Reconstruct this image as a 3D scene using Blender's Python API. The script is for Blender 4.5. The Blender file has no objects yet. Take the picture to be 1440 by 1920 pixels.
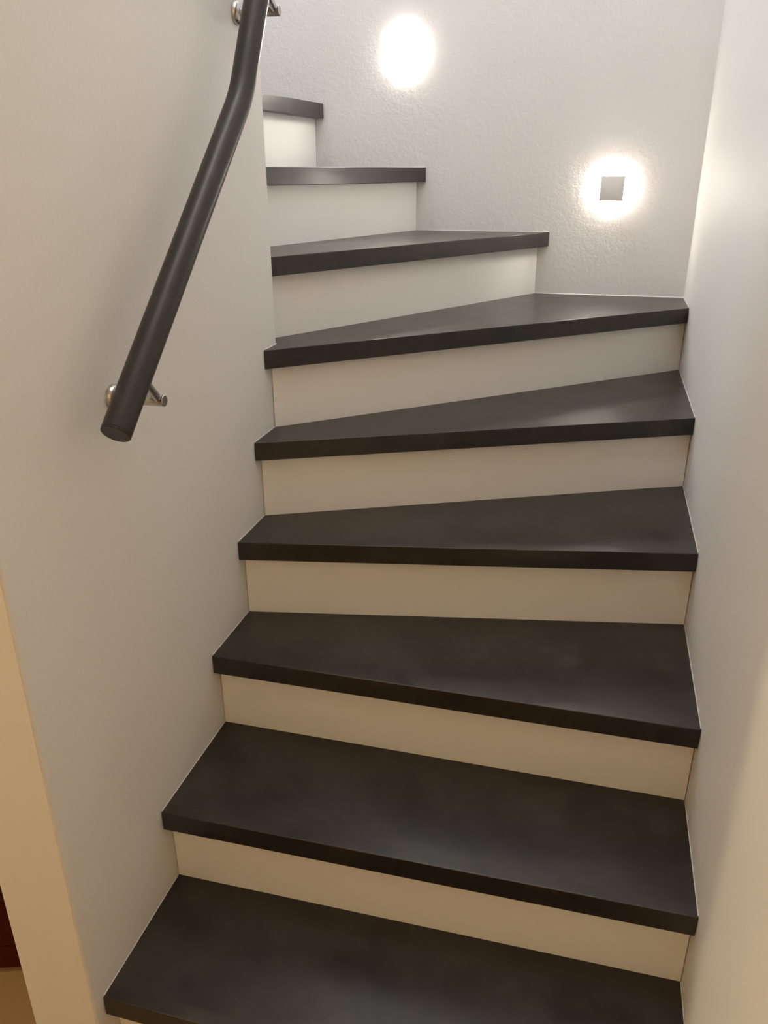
import bpy, bmesh, math
from mathutils import Vector, Matrix

# ------------------------------------------------------------------ scene, camera, light
sc = bpy.context.scene
COL = sc.collection
sc.view_settings.view_transform = 'Standard'
sc.view_settings.look = 'None'
sc.view_settings.gamma = 1.0
sc.view_settings.use_curve_mapping = False
sc.view_settings.exposure = 0.09
sc.cycles.max_bounces = 12
sc.cycles.diffuse_bounces = 8

YAW, PITCH, ROLL = 0.2582, 0.4027, -0.0035
CAM = Vector((0.6985, -0.8356, 1.4681))
FOCAL_PX = 1497.37
cy, sy, cp, sp = math.cos(YAW), math.sin(YAW), math.cos(PITCH), math.sin(PITCH)
fwd = Vector((-sy * cp, cy * cp, -sp)); rgt = Vector((cy, sy, 0)); upv = rgt.cross(fwd)
cr, sr = math.cos(ROLL), math.sin(ROLL)
r2 = cr * rgt + sr * upv; u2 = -sr * rgt + cr * upv
cam_data = bpy.data.cameras.new('camera')
cam_data.sensor_fit = 'VERTICAL'; cam_data.sensor_height = 36.0
cam_data.lens = FOCAL_PX / 1920.0 * 36.0
cam_data.clip_start = 0.01
cam = bpy.data.objects.new('camera', cam_data); COL.objects.link(cam)
m = Matrix(((r2.x, u2.x, -fwd.x), (r2.y, u2.y, -fwd.y), (r2.z, u2.z, -fwd.z))).to_4x4()
m.translation = CAM
cam.matrix_world = m
sc.camera = cam

world = bpy.data.worlds.new('world'); sc.world = world; world.use_nodes = True
world.node_tree.nodes['Background'].inputs[0].default_value = (0.8, 0.85, 1.0, 1)
world.node_tree.nodes['Background'].inputs[1].default_value = 0.02


def point_light(name, loc, power, color, radius):
    d = bpy.data.lights.new(name, 'POINT'); d.energy = power; d.color = color; d.shadow_soft_size = radius
    o = bpy.data.objects.new(name, d); o.location = loc; COL.objects.link(o)
    return o


point_light('upstairs_ceiling_lamp', (-0.55, 1.35, 3.55), 40, (0.86, 0.92, 0.97), 0.2)
point_light('added_overhead_fill', (0.45, 0.50, 5.0), 56, (1.0, 0.98, 0.95), 0.40)  # added soft fill high over the stairwell, brightens risers and walls; no known fixture
point_light('added_upper_storey_fill', (-0.90, -1.20, 4.9), 180, (0.78, 0.82, 0.93), 0.30)  # unseen fill added for bounce light from the upper storey, no known lamp there
point_light('hall_wall_lamp', (-1.40, -0.394, 2.0), 53, (1.0, 0.80, 0.49), 0.05)
point_light('hall_ceiling_lamp', (0.2, -2.3, 2.3), 10, (1.0, 0.52, 0.20), 0.15)
LAMP_RING = 440.0
LAMP_LENS = 200.0
LAMP_DOME = 62.0
LAMP_COLOR = (1.0, 0.92, 0.82)

# ------------------------------------------------------------------ solved dimensions (metres)
H = 0.185
W, D = 0.9481, 1.8219
YC, YF = 0.8591, -0.0901
T, OV = 0.042, 0.0285
XW = -0.131
A = {1: -.0669, 2: .1709, 3: .4199, 4: .5786, 5: .6985, 6: .7813}
B = {1: -.0696, 2: .1805, 3: .4202, 4: .7630, 5: 1.1337, 6: 1.6174}
E = {7: .5301, 8: .1369, 9: -.1947}
G = {7: 1.0406, 8: 1.2458, 9: 1.4743}
TOPZ = 5.2


def front_line(i, off=0.0):
    if i <= 6:
        p = Vector((0, A[i])); q = Vector((W, B[i])); d = (q - p).normalized()
    else:
        p = Vector((E[i], D)); d = Vector((math.cos(G[i]), math.sin(G[i])))
    n = Vector((-d.y, d.x))
    return p + n * off, d


def at_x(i, off, x):
    p, d = front_line(i, off); return p + d * ((x - p.x) / d.x)


def at_y(i, off, y):
    p, d = front_line(i, off); return p + d * ((y - p.y) / d.y)


def left_end(i, off, eps=0.0):
    return at_x(i, off, eps) if i <= 6 else at_y(i, off, YC + eps)


def right_end(i, off, eps=0.0):
    return at_x(i, off, W - eps) if i <= 6 else at_y(i, off, D - eps)


# ------------------------------------------------------------------ materials
def new_mat(name):
    mt = bpy.data.materials.new(name); mt.use_nodes = True
    nt = mt.node_tree; b = nt.nodes['Principled BSDF']
    return mt, nt, b


def noise(nt, scale, detail=4.0, rough=0.5, coord='Object'):
    tc = nt.nodes.new('ShaderNodeTexCoord'); n = nt.nodes.new('ShaderNodeTexNoise')
    n.inputs['Scale'].default_value = scale; n.inputs['Detail'].default_value = detail
    n.inputs['Roughness'].default_value = rough
    nt.links.new(tc.outputs[coord], n.inputs['Vector'])
    return n


def paint(name, color, bump_scale, bump_dist, strength=0.6, rough=0.6):
    mt, nt, b = new_mat(name)
    b.inputs['Base Color'].default_value = (*color, 1); b.inputs['Roughness'].default_value = rough
    b.inputs['Specular IOR Level'].default_value = 0.3
    n = noise(nt, bump_scale, 5, 0.6)
    n2 = noise(nt, bump_scale * 3.3, 3, 0.5)
    add = nt.nodes.new('ShaderNodeMath'); add.operation = 'MULTIPLY_ADD'
    nt.links.new(n2.outputs['Fac'], add.inputs[0]); add.inputs[1].default_value = 0.35
    nt.links.new(n.outputs['Fac'], add.inputs[2])
    bp = nt.nodes.new('ShaderNodeBump'); bp.inputs['Distance'].default_value = bump_dist
    bp.inputs['Strength'].default_value = strength
    nt.links.new(add.outputs[0], bp.inputs['Height']); nt.links.new(bp.outputs['Normal'], b.inputs['Normal'])
    return mt


def laminate(name, dark, light, rough, spec=0.5, coat=0.0):
    mt, nt, b = new_mat(name)
    b.inputs['Coat Weight'].default_value = coat; b.inputs['Coat Roughness'].default_value = 0.20
    b.inputs['Specular IOR Level'].default_value = spec
    n = noise(nt, 5.0, 6, 0.6); n2 = noise(nt, 38.0, 4, 0.6)
    mix = nt.nodes.new('ShaderNodeMath'); mix.operation = 'MULTIPLY_ADD'
    nt.links.new(n2.outputs['Fac'], mix.inputs[0]); mix.inputs[1].default_value = 0.35
    nt.links.new(n.outputs['Fac'], mix.inputs[2])
    ramp = nt.nodes.new('ShaderNodeValToRGB')
    ramp.color_ramp.elements[0].position = 0.54; ramp.color_ramp.elements[0].color = (*dark, 1)
    ramp.color_ramp.elements[1].position = 0.82; ramp.color_ramp.elements[1].color = (*light, 1)
    nt.links.new(mix.outputs[0], ramp.inputs['Fac']); nt.links.new(ramp.outputs['Color'], b.inputs['Base Color'])
    mr = nt.nodes.new('ShaderNodeMapRange'); mr.inputs['From Min'].default_value = 0.3; mr.inputs['From Max'].default_value = 0.7
    mr.inputs['To Min'].default_value = rough - 0.06; mr.inputs['To Max'].default_value = rough + 0.07
    nt.links.new(n.outputs['Fac'], mr.inputs['Value']); nt.links.new(mr.outputs['Result'], b.inputs['Roughness'])
    bp = nt.nodes.new('ShaderNodeBump'); bp.inputs['Distance'].default_value = 0.00002; bp.inputs['Strength'].default_value = 0.3
    nt.links.new(n2.outputs['Fac'], bp.inputs['Height']); nt.links.new(bp.outputs['Normal'], b.inputs['Normal'])
    return mt


def plain(name, color, rough, metal=0.0, spec=0.5):
    mt, nt, b = new_mat(name)
    n = noise(nt, 60.0, 3)
    mr = nt.nodes.new('ShaderNodeMapRange')
    mr.inputs['To Min'].default_value = max(0.02, rough - 0.05); mr.inputs['To Max'].default_value = rough + 0.05
    nt.links.new(n.outputs['Fac'], mr.inputs['Value']); nt.links.new(mr.outputs['Result'], b.inputs['Roughness'])
    b.inputs['Base Color'].default_value = (*color, 1); b.inputs['Metallic'].default_value = metal
    b.inputs['Specular IOR Level'].default_value = spec
    return mt


def glow(name, color, strength):
    mt, nt, b = new_mat(name)
    b.inputs['Base Color'].default_value = (0.8, 0.8, 0.8, 1)
    b.inputs['Emission Color'].default_value = (*color, 1); b.inputs['Emission Strength'].default_value = strength
    return mt


M_WALL = paint('white_wall_paint', (0.74, 0.725, 0.70), 130, 0.0008)
M_WALLB = paint('white_textured_wall_paint', (0.74, 0.725, 0.715), 75, 0.0019, 0.7)
M_RISER = plain('white_laminate', (0.88, 0.87, 0.84), 0.38)
M_TREAD = laminate('dark_slate_laminate', (0.0060, 0.0048, 0.0038), (0.026, 0.0196, 0.0142), 0.40, 0.45, 0.30)
M_SEAL = plain('white_sealant', (0.60, 0.58, 0.55), 0.4)
M_RAIL = plain('anthracite_powder_coat', (0.029, 0.025, 0.023), 0.38, 0.0, 0.35)
M_STEEL = plain('brushed_stainless_steel', (0.55, 0.53, 0.51), 0.27, 1.0)
M_PLATE = plain('grey_lamp_plate', (0.80, 0.79, 0.78), 0.5)
M_RING = glow('lamp_ring_glow', LAMP_COLOR, LAMP_RING)
M_LENS = glow('lamp_lens_glow', LAMP_COLOR, LAMP_LENS)
M_DOME = glow('lamp_dome_glow', LAMP_COLOR, LAMP_DOME)
M_FLOOR = paint('beige_floor', (0.25, 0.155, 0.075), 30, 0.0004, 0.4, 0.4)
M_CEIL = paint('white_ceiling_paint', (0.78, 0.77, 0.75), 90, 0.0008)
M_WOOD = laminate('dark_red_brown_wood', (0.050, 0.008, 0.002), (0.090, 0.018, 0.004), 0.5, 0.08)


# ------------------------------------------------------------------ mesh helpers
def link(name, bm, mat, parent=None, smooth=False, origin=None):
    bmesh.ops.recalc_face_normals(bm, faces=bm.faces[:])
    if origin is not None:
        bmesh.ops.translate(bm, verts=bm.verts[:], vec=-Vector(origin))
    me = bpy.data.meshes.new(name); bm.to_mesh(me); bm.free()
    me.materials.append(mat)
    if smooth:
        for p in me.polygons:
            p.use_smooth = True
        try:
            me.set_sharp_from_angle(angle=math.radians(40))
        except Exception:
            pass
    o = bpy.data.objects.new(name, me); COL.objects.link(o)
    if origin is not None:
        o.location = origin
    if parent:
        o.parent = parent
        if parent.parent is None:
            pw = parent.location
        else:
            pw = parent.location + parent.parent.location
        o.location = o.location - pw
    return o


def prism(poly, z0, z1, bm=None):
    bm = bm or bmesh.new()
    lo = [bm.verts.new((p[0], p[1], z0)) for p in poly]
    hi = [bm.verts.new((p[0], p[1], z1)) for p in poly]
    bm.faces.new(lo[::-1]); bm.faces.new(hi)
    for k in range(len(poly)):
        j = (k + 1) % len(poly)
        bm.faces.new((lo[k], lo[j], hi[j], hi[k]))
    return bm


def box(x0, y0, z0, x1, y1, z1, bm=None):
    return prism([(x0, y0), (x1, y0), (x1, y1), (x0, y1)], z0, z1, bm)


def bevel(bm, w, seg=2, sel=None):
    edges = [e for e in bm.edges if sel is None or sel(e)]
    bmesh.ops.bevel(bm, geom=edges, offset=w, segments=seg, profile=0.5, affect='EDGES')
    return bm


def loft(rings, bm=None, cap=True):
    bm = bm or bmesh.new()
    vs = [[bm.verts.new(p) for p in r] for r in rings]
    n = len(rings[0])
    for a, b in zip(vs, vs[1:]):
        for k in range(n):
            j = (k + 1) % n
            bm.faces.new((a[k], a[j], b[j], b[k]))
    if cap:
        bm.faces.new(vs[0][::-1]); bm.faces.new(vs[-1])
    return bm


def tube(points, radii, n=28, bm=None):
    pts = [Vector(p) for p in points]
    rings = []
    ref = Vector((1, 0, 0))
    for k, p in enumerate(pts):
        a = pts[max(0, k - 1)]; b = pts[min(len(pts) - 1, k + 1)]
        d = (b - a).normalized()
        rr = ref if abs(d.dot(ref)) < 0.9 else Vector((0, 0, 1))
        u = (rr - d * rr.dot(d)).normalized(); v = d.cross(u)
        r = radii[k] if isinstance(radii, (list, tuple)) else radii
        rings.append([p + r * (math.cos(t) * u + math.sin(t) * v) for t in (2 * math.pi * j / n for j in range(n))])
    return loft(rings, bm)


def empty(name, loc, label, cat, group=None):
    o = bpy.data.objects.new(name, None); o.location = loc; COL.objects.link(o)
    o.empty_display_size = 0.1
    o['label'] = label; o['category'] = cat
    if group:
        o['group'] = group
    return o


def structure(name, bm, mat, label=None, cat=None, **kw):
    o = link(name, bm, mat, **kw); o['kind'] = 'structure'
    if label:
        o['label'] = label; o['category'] = cat or 'wall'
    return o


# ------------------------------------------------------------------ the setting
X0, Y0 = -2.2, -3.2      # hall extents
XR = W
structure('floor', box(X0, Y0, -0.1, XR, D + 0.1, 0.0), M_FLOOR, 'beige hall floor beyond the stair wall end', 'floor')
# L-shaped spine wall between the lower and the upper flight
bm = prism([(0, YF), (0, YC), (X0, YC), (X0, YC - 0.12), (XW, YC - 0.12), (XW, YF)], 0.0, TOPZ)
bevel(bm, 0.004, 2, lambda e: abs(e.verts[0].co.z - e.verts[1].co.z) > 1 and abs(e.verts[0].co.x) < 0.2)
structure('wall_left', bm, M_WALL, 'white plastered wall carrying the dark handrail, with a warm lit end', 'wall')
structure('wall_right', box(W, Y0, 0, W + 0.12, D + 0.12, TOPZ), M_WALL,
          'plain white wall along the right ends of the treads', 'wall')
structure('wall_back', box(X0, D, 0, W, D + 0.12, TOPZ), M_WALLB,
          'textured white wall behind the stairs holding two lit wall lamps', 'wall')
structure('wall_hall_rear', box(X0, Y0 - 0.1, 0, XR + 0.12, Y0, TOPZ), M_WALL)
structure('wall_hall_left', box(X0 - 0.1, Y0 - 0.1, 0, X0, D + 0.12, TOPZ), M_WALL)
structure('ceiling', box(X0 - 0.1, Y0 - 0.1, TOPZ, XR + 0.12, D + 0.12, TOPZ + 0.1), M_CEIL)
bm = prism([(X0, Y0), (XR, Y0), (XR, YF), (XW, YF), (XW, YC - 0.12), (X0, YC - 0.12)], 2.5, 2.7)
structure('ceiling_hall', bm, M_CEIL)

# ------------------------------------------------------------------ the staircase
stairs = empty('staircase', (0.47, -0.07, 0.0),
               'winding staircase with dark slate treads and white risers between white walls', 'staircase')
EPS = 0.0015
NOSE = 0.024


def nosing(i):
    r = 0.0016
    prof = [(0.0, -T + 0.0012), (0.0, -r)]
    for k in range(1, 4):
        t = k / 3 * math.pi / 2
        prof.append((r - r * math.cos(t), -r + r * math.sin(t)))
    prof += [(NOSE, 0.0), (NOSE, -T), (0.0012, -T)]
    z = i * H
    ra, rb = [], []
    for off, dz in prof:
        p = left_end(i, off, EPS); q = right_end(i, off, EPS)
        ra.append((p.x, p.y, z + dz)); rb.append((q.x, q.y, z + dz))
    return loft([ra, rb])


def tread_poly(i):
    back = OV + 0.012
    p = [left_end(i, NOSE, EPS), right_end(i, NOSE, EPS)]
    if i == 6:
        p += [Vector((W - EPS, D - EPS)), right_end(7, back, EPS), left_end(7, back, EPS)]
        p += [Vector((EPS, YC + EPS))]
    elif i == 9:
        p += [Vector((-0.80, D - EPS)), Vector((-0.80, YC + EPS))]
    else:
        p += [right_end(i + 1, back, EPS), left_end(i + 1, back, EPS)]
    return p


def bead(p, q, inward, z, s=0.0014):
    """triangular sealant bead along the line p-q at height z, leaning on the wall behind it"""
    p = Vector((p[0], p[1])); q = Vector((q[0], q[1])); n = Vector(inward)
    ra = [(p.x, p.y, z), (p.x + n.x * s, p.y + n.y * s, z), (p.x, p.y, z + s)]
    rb = [(q.x, q.y, z), (q.x + n.x * s, q.y + n.y * s, z), (q.x, q.y, z + s)]
    return loft([ra, rb])


for i in range(1, 10):
    z = i * H
    # white riser board below the tread
    f0, f1 = left_end(i, OV, EPS), right_end(i, OV, EPS)
    g0, g1 = left_end(i, OV + 0.012, EPS), right_end(i, OV + 0.012, EPS)
    link('riser', prism([f0, f1, g1, g0], (i - 1) * H, z - T), M_RISER, stairs)
    poly = tread_poly(i)
    c = (poly[0] + poly[1]) / 2
    tr = link('tread', prism(poly, z - T, z), M_TREAD, stairs, origin=(c.x, c.y, z))
    link('nosing', nosing(i), M_TREAD, tr)
    zt = z + 0.0002
    if i <= 5:
        bk = OV - 0.001
        link('sealant_bead', bead(left_end(i, 0.003, 0.0002), left_end(i + 1, bk, 0.0002), (1, 0), zt), M_SEAL, tr)
        link('sealant_bead', bead(right_end(i, 0.003, 0.0002), right_end(i + 1, bk, 0.0002), (-1, 0), zt), M_SEAL, tr)
    elif i == 6:
        link('sealant_bead', bead(left_end(6, 0.003, 0.0002), (0.0002, YC), (1, 0), zt), M_SEAL, tr)
        link('sealant_bead', bead(right_end(6, 0.003, 0.0002), (W - 0.0002, D - 0.0002), (-1, 0), zt), M_SEAL, tr)
        link('sealant_bead', bead((W - 0.0002, D - 0.0002), right_end(7, OV, 0.0002), (0, -1), zt, 0.0022), M_SEAL, tr)
    elif i < 9:
        link('sealant_bead', bead(right_end(i, 0.003, 0.0002), right_end(i + 1, OV, 0.0002), (0, -1), zt), M_SEAL, tr)

# ------------------------------------------------------------------ handrail
RX, RR = 0.078, 0.0212
P0 = Vector((RX, 0.0805, 1.1394)); P1 = Vector((RX, 0.5747, 1.5871)); P2 = Vector((RX, 0.774, 1.925))
rail = empty('handrail', (0.0, 0.45, 1.14), 'dark anthracite round handrail bent upwards on the left wall', 'handrail')
d0 = (P1 - P0).normalized(); d1 = (P2 - P1).normalized()
pts = [P0 + d0 * 0.004]
for k in range(9):
    t = k / 8
    a = P1 - d0 * 0.035; b = P1 + d1 * 0.035
    pts.append(a * (1 - t) ** 2 + P1 * 2 * t * (1 - t) + b * t * t)
pts.append(P2)
link('rail_tube', tube(pts, RR, 40), M_RAIL, rail, smooth=True)
link('end_cap', tube([P0, P0 + d0 * 0.0008, P0 + d0 * 0.0036], [RR - 0.0012, RR - 0.0003, RR - 0.0003], 40), M_RAIL, rail, smooth=True)
link('end_cap', tube([P2 + d1 * 0.0004, P2 + d1 * 0.003, P2 + d1 * 0.004], [RR - 0.0003, RR - 0.0003, RR - 0.0015], 40), M_RAIL, rail, smooth=True)


def bracket(y, z, pa, d, xe=0.087):
    """wall rosette, arm square to the wall, and a pin up to the underside of the rail"""
    arm = link('bracket', tube([(0.004, y, z), (xe - 0.0008, y, z), (xe - 0.0006, y, z), (xe, y, z)],
                               [0.0086, 0.0086, 0.0085, 0.0080], 24), M_STEEL, rail, smooth=True)
    link('rosette', tube([(0.0003, y, z), (0.0035, y, z), (0.0085, y, z), (0.0115, y, z), (0.0130, y, z)],
                         [0.0205, 0.0205, 0.0190, 0.015, 0.009], 36), M_STEEL, arm, smooth=True)
    e = Vector((RX, y, z))
    foot = pa + d * (Vector((RX, y, z)) - pa).dot(d)
    nrm = (Vector((RX, y, z)) - foot).normalized()
    link('support_pin', tube([e, foot + nrm * (RR - 0.0015)], 0.0064, 18), M_STEEL, arm, smooth=True)


bracket(0.2030, 1.1550, P0, d0)
bracket(0.7520, 1.7380, P1, d1)

# ------------------------------------------------------------------ wall lamps
def plate_lamp(x, z):
    o = empty('wall_lamp', (x, D, z), 'square grey plate wall lamp with a bright halo, above the corner tread', 'wall lamp')
    n = 40

    def ring(r, dy):
        return [(x + r * math.cos(2 * math.pi * k / n), D - dy, z + r * math.sin(2 * math.pi * k / n)) for k in range(n)]
    link('lamp_base', loft([ring(0.0236, 0.0002), ring(0.0236, 0.0069)]), M_PLATE, o, smooth=True)
    link('light_ring', loft([ring(0.024, 0.007), ring(0.024, 0.0122)]), M_RING, o)
    link('lamp_body', loft([ring(0.0236, 0.0123), ring(0.0236, 0.0210), ring(0.0455, 0.0216), ring(0.0460, 0.0222),
                            ring(0.0460, 0.0238), ring(0.0456, 0.0238), ring(0.0456, 0.0226)]), M_PLATE, o)
    link('frosted_lens', loft([ring(0.0455, 0.0227), ring(0.0455, 0.0231)]), M_LENS, o)
    link('lamp_neck', loft([ring(0.0235, 0.0232), ring(0.0235, 0.0267)]), M_PLATE, o)
    bm = box(x - 0.0345, D - 0.0303, z - 0.0345, x + 0.0345, D - 0.0268, z + 0.0345)
    bevel(bm, 0.0010, 2)
    link('cover_plate', bm, M_PLATE, o, smooth=True)
    return o


plate_lamp(0.7035, 1.4200)


def dome_lamp(x, z):
    o = empty('wall_lamp', (x, D, z), 'glowing white oval wall lamp, the higher one near the handrail', 'wall lamp')
    n = 48
    def ring(f, dy):
        return [(x + 0.059 * f * math.cos(2 * math.pi * k / n), D - dy, z + 0.0745 * f * math.sin(2 * math.pi * k / n)) for k in range(n)]
    link('lamp_base', loft([ring(0.96, 0.0002), ring(0.96, 0.003)]), M_PLATE, o, smooth=True)
    rings = [ring(math.cos(t), 0.0032 + 0.011 * math.sin(t)) for t in (k / 8 * math.pi / 2 * 0.97 for k in range(9))]
    link('glass_dome', loft(rings), M_DOME, o, smooth=True)
    return o


dome_lamp(0.0695, 1.7945)

# ------------------------------------------------------------------ beyond the wall end
cab = empty('cabinet', (-0.50, 0.25, 0), 'dark red-brown wooden cabinet on the floor beyond the left wall end', 'cabinet')
cx0, cx1, cy0, cy1 = -0.86, -0.145, 0.052, 0.45
link('plinth', box(cx0 + 0.01, cy0 + 0.012, 0, cx1 - 0.01, cy1, 0.06), M_WOOD, cab)
link('body', bevel(box(cx0, cy0 + 0.02, 0.06, cx1, cy1, 0.82), 0.002, 1), M_WOOD, cab)
for k in range(2):
    xa = cx0 + 0.004 + k * (cx1 - cx0) / 2; xb = xa + (cx1 - cx0) / 2 - 0.008
    dr = link('door', bevel(box(xa, cy0, 0.075, xb, cy0 + 0.0195, 0.80), 0.003, 2), M_WOOD, cab)
    hx = xb - 0.03 if k == 0 else xa + 0.03
    link('handle', tube([(hx, cy0 - 0.012, 0.52), (hx, cy0 - 0.012, 0.64)], 0.005, 12), M_STEEL, dr)
link('counter_top', bevel(box(cx0 - 0.004, cy0 - 0.01, 0.82, cx1 + 0.004, cy1, 0.845), 0.003, 2), M_WOOD, cab)
cab.location = (-0.56, 0.17, 0)
cab.rotation_euler = (0, 0, math.radians(18))
bpy.context.view_layer.update()
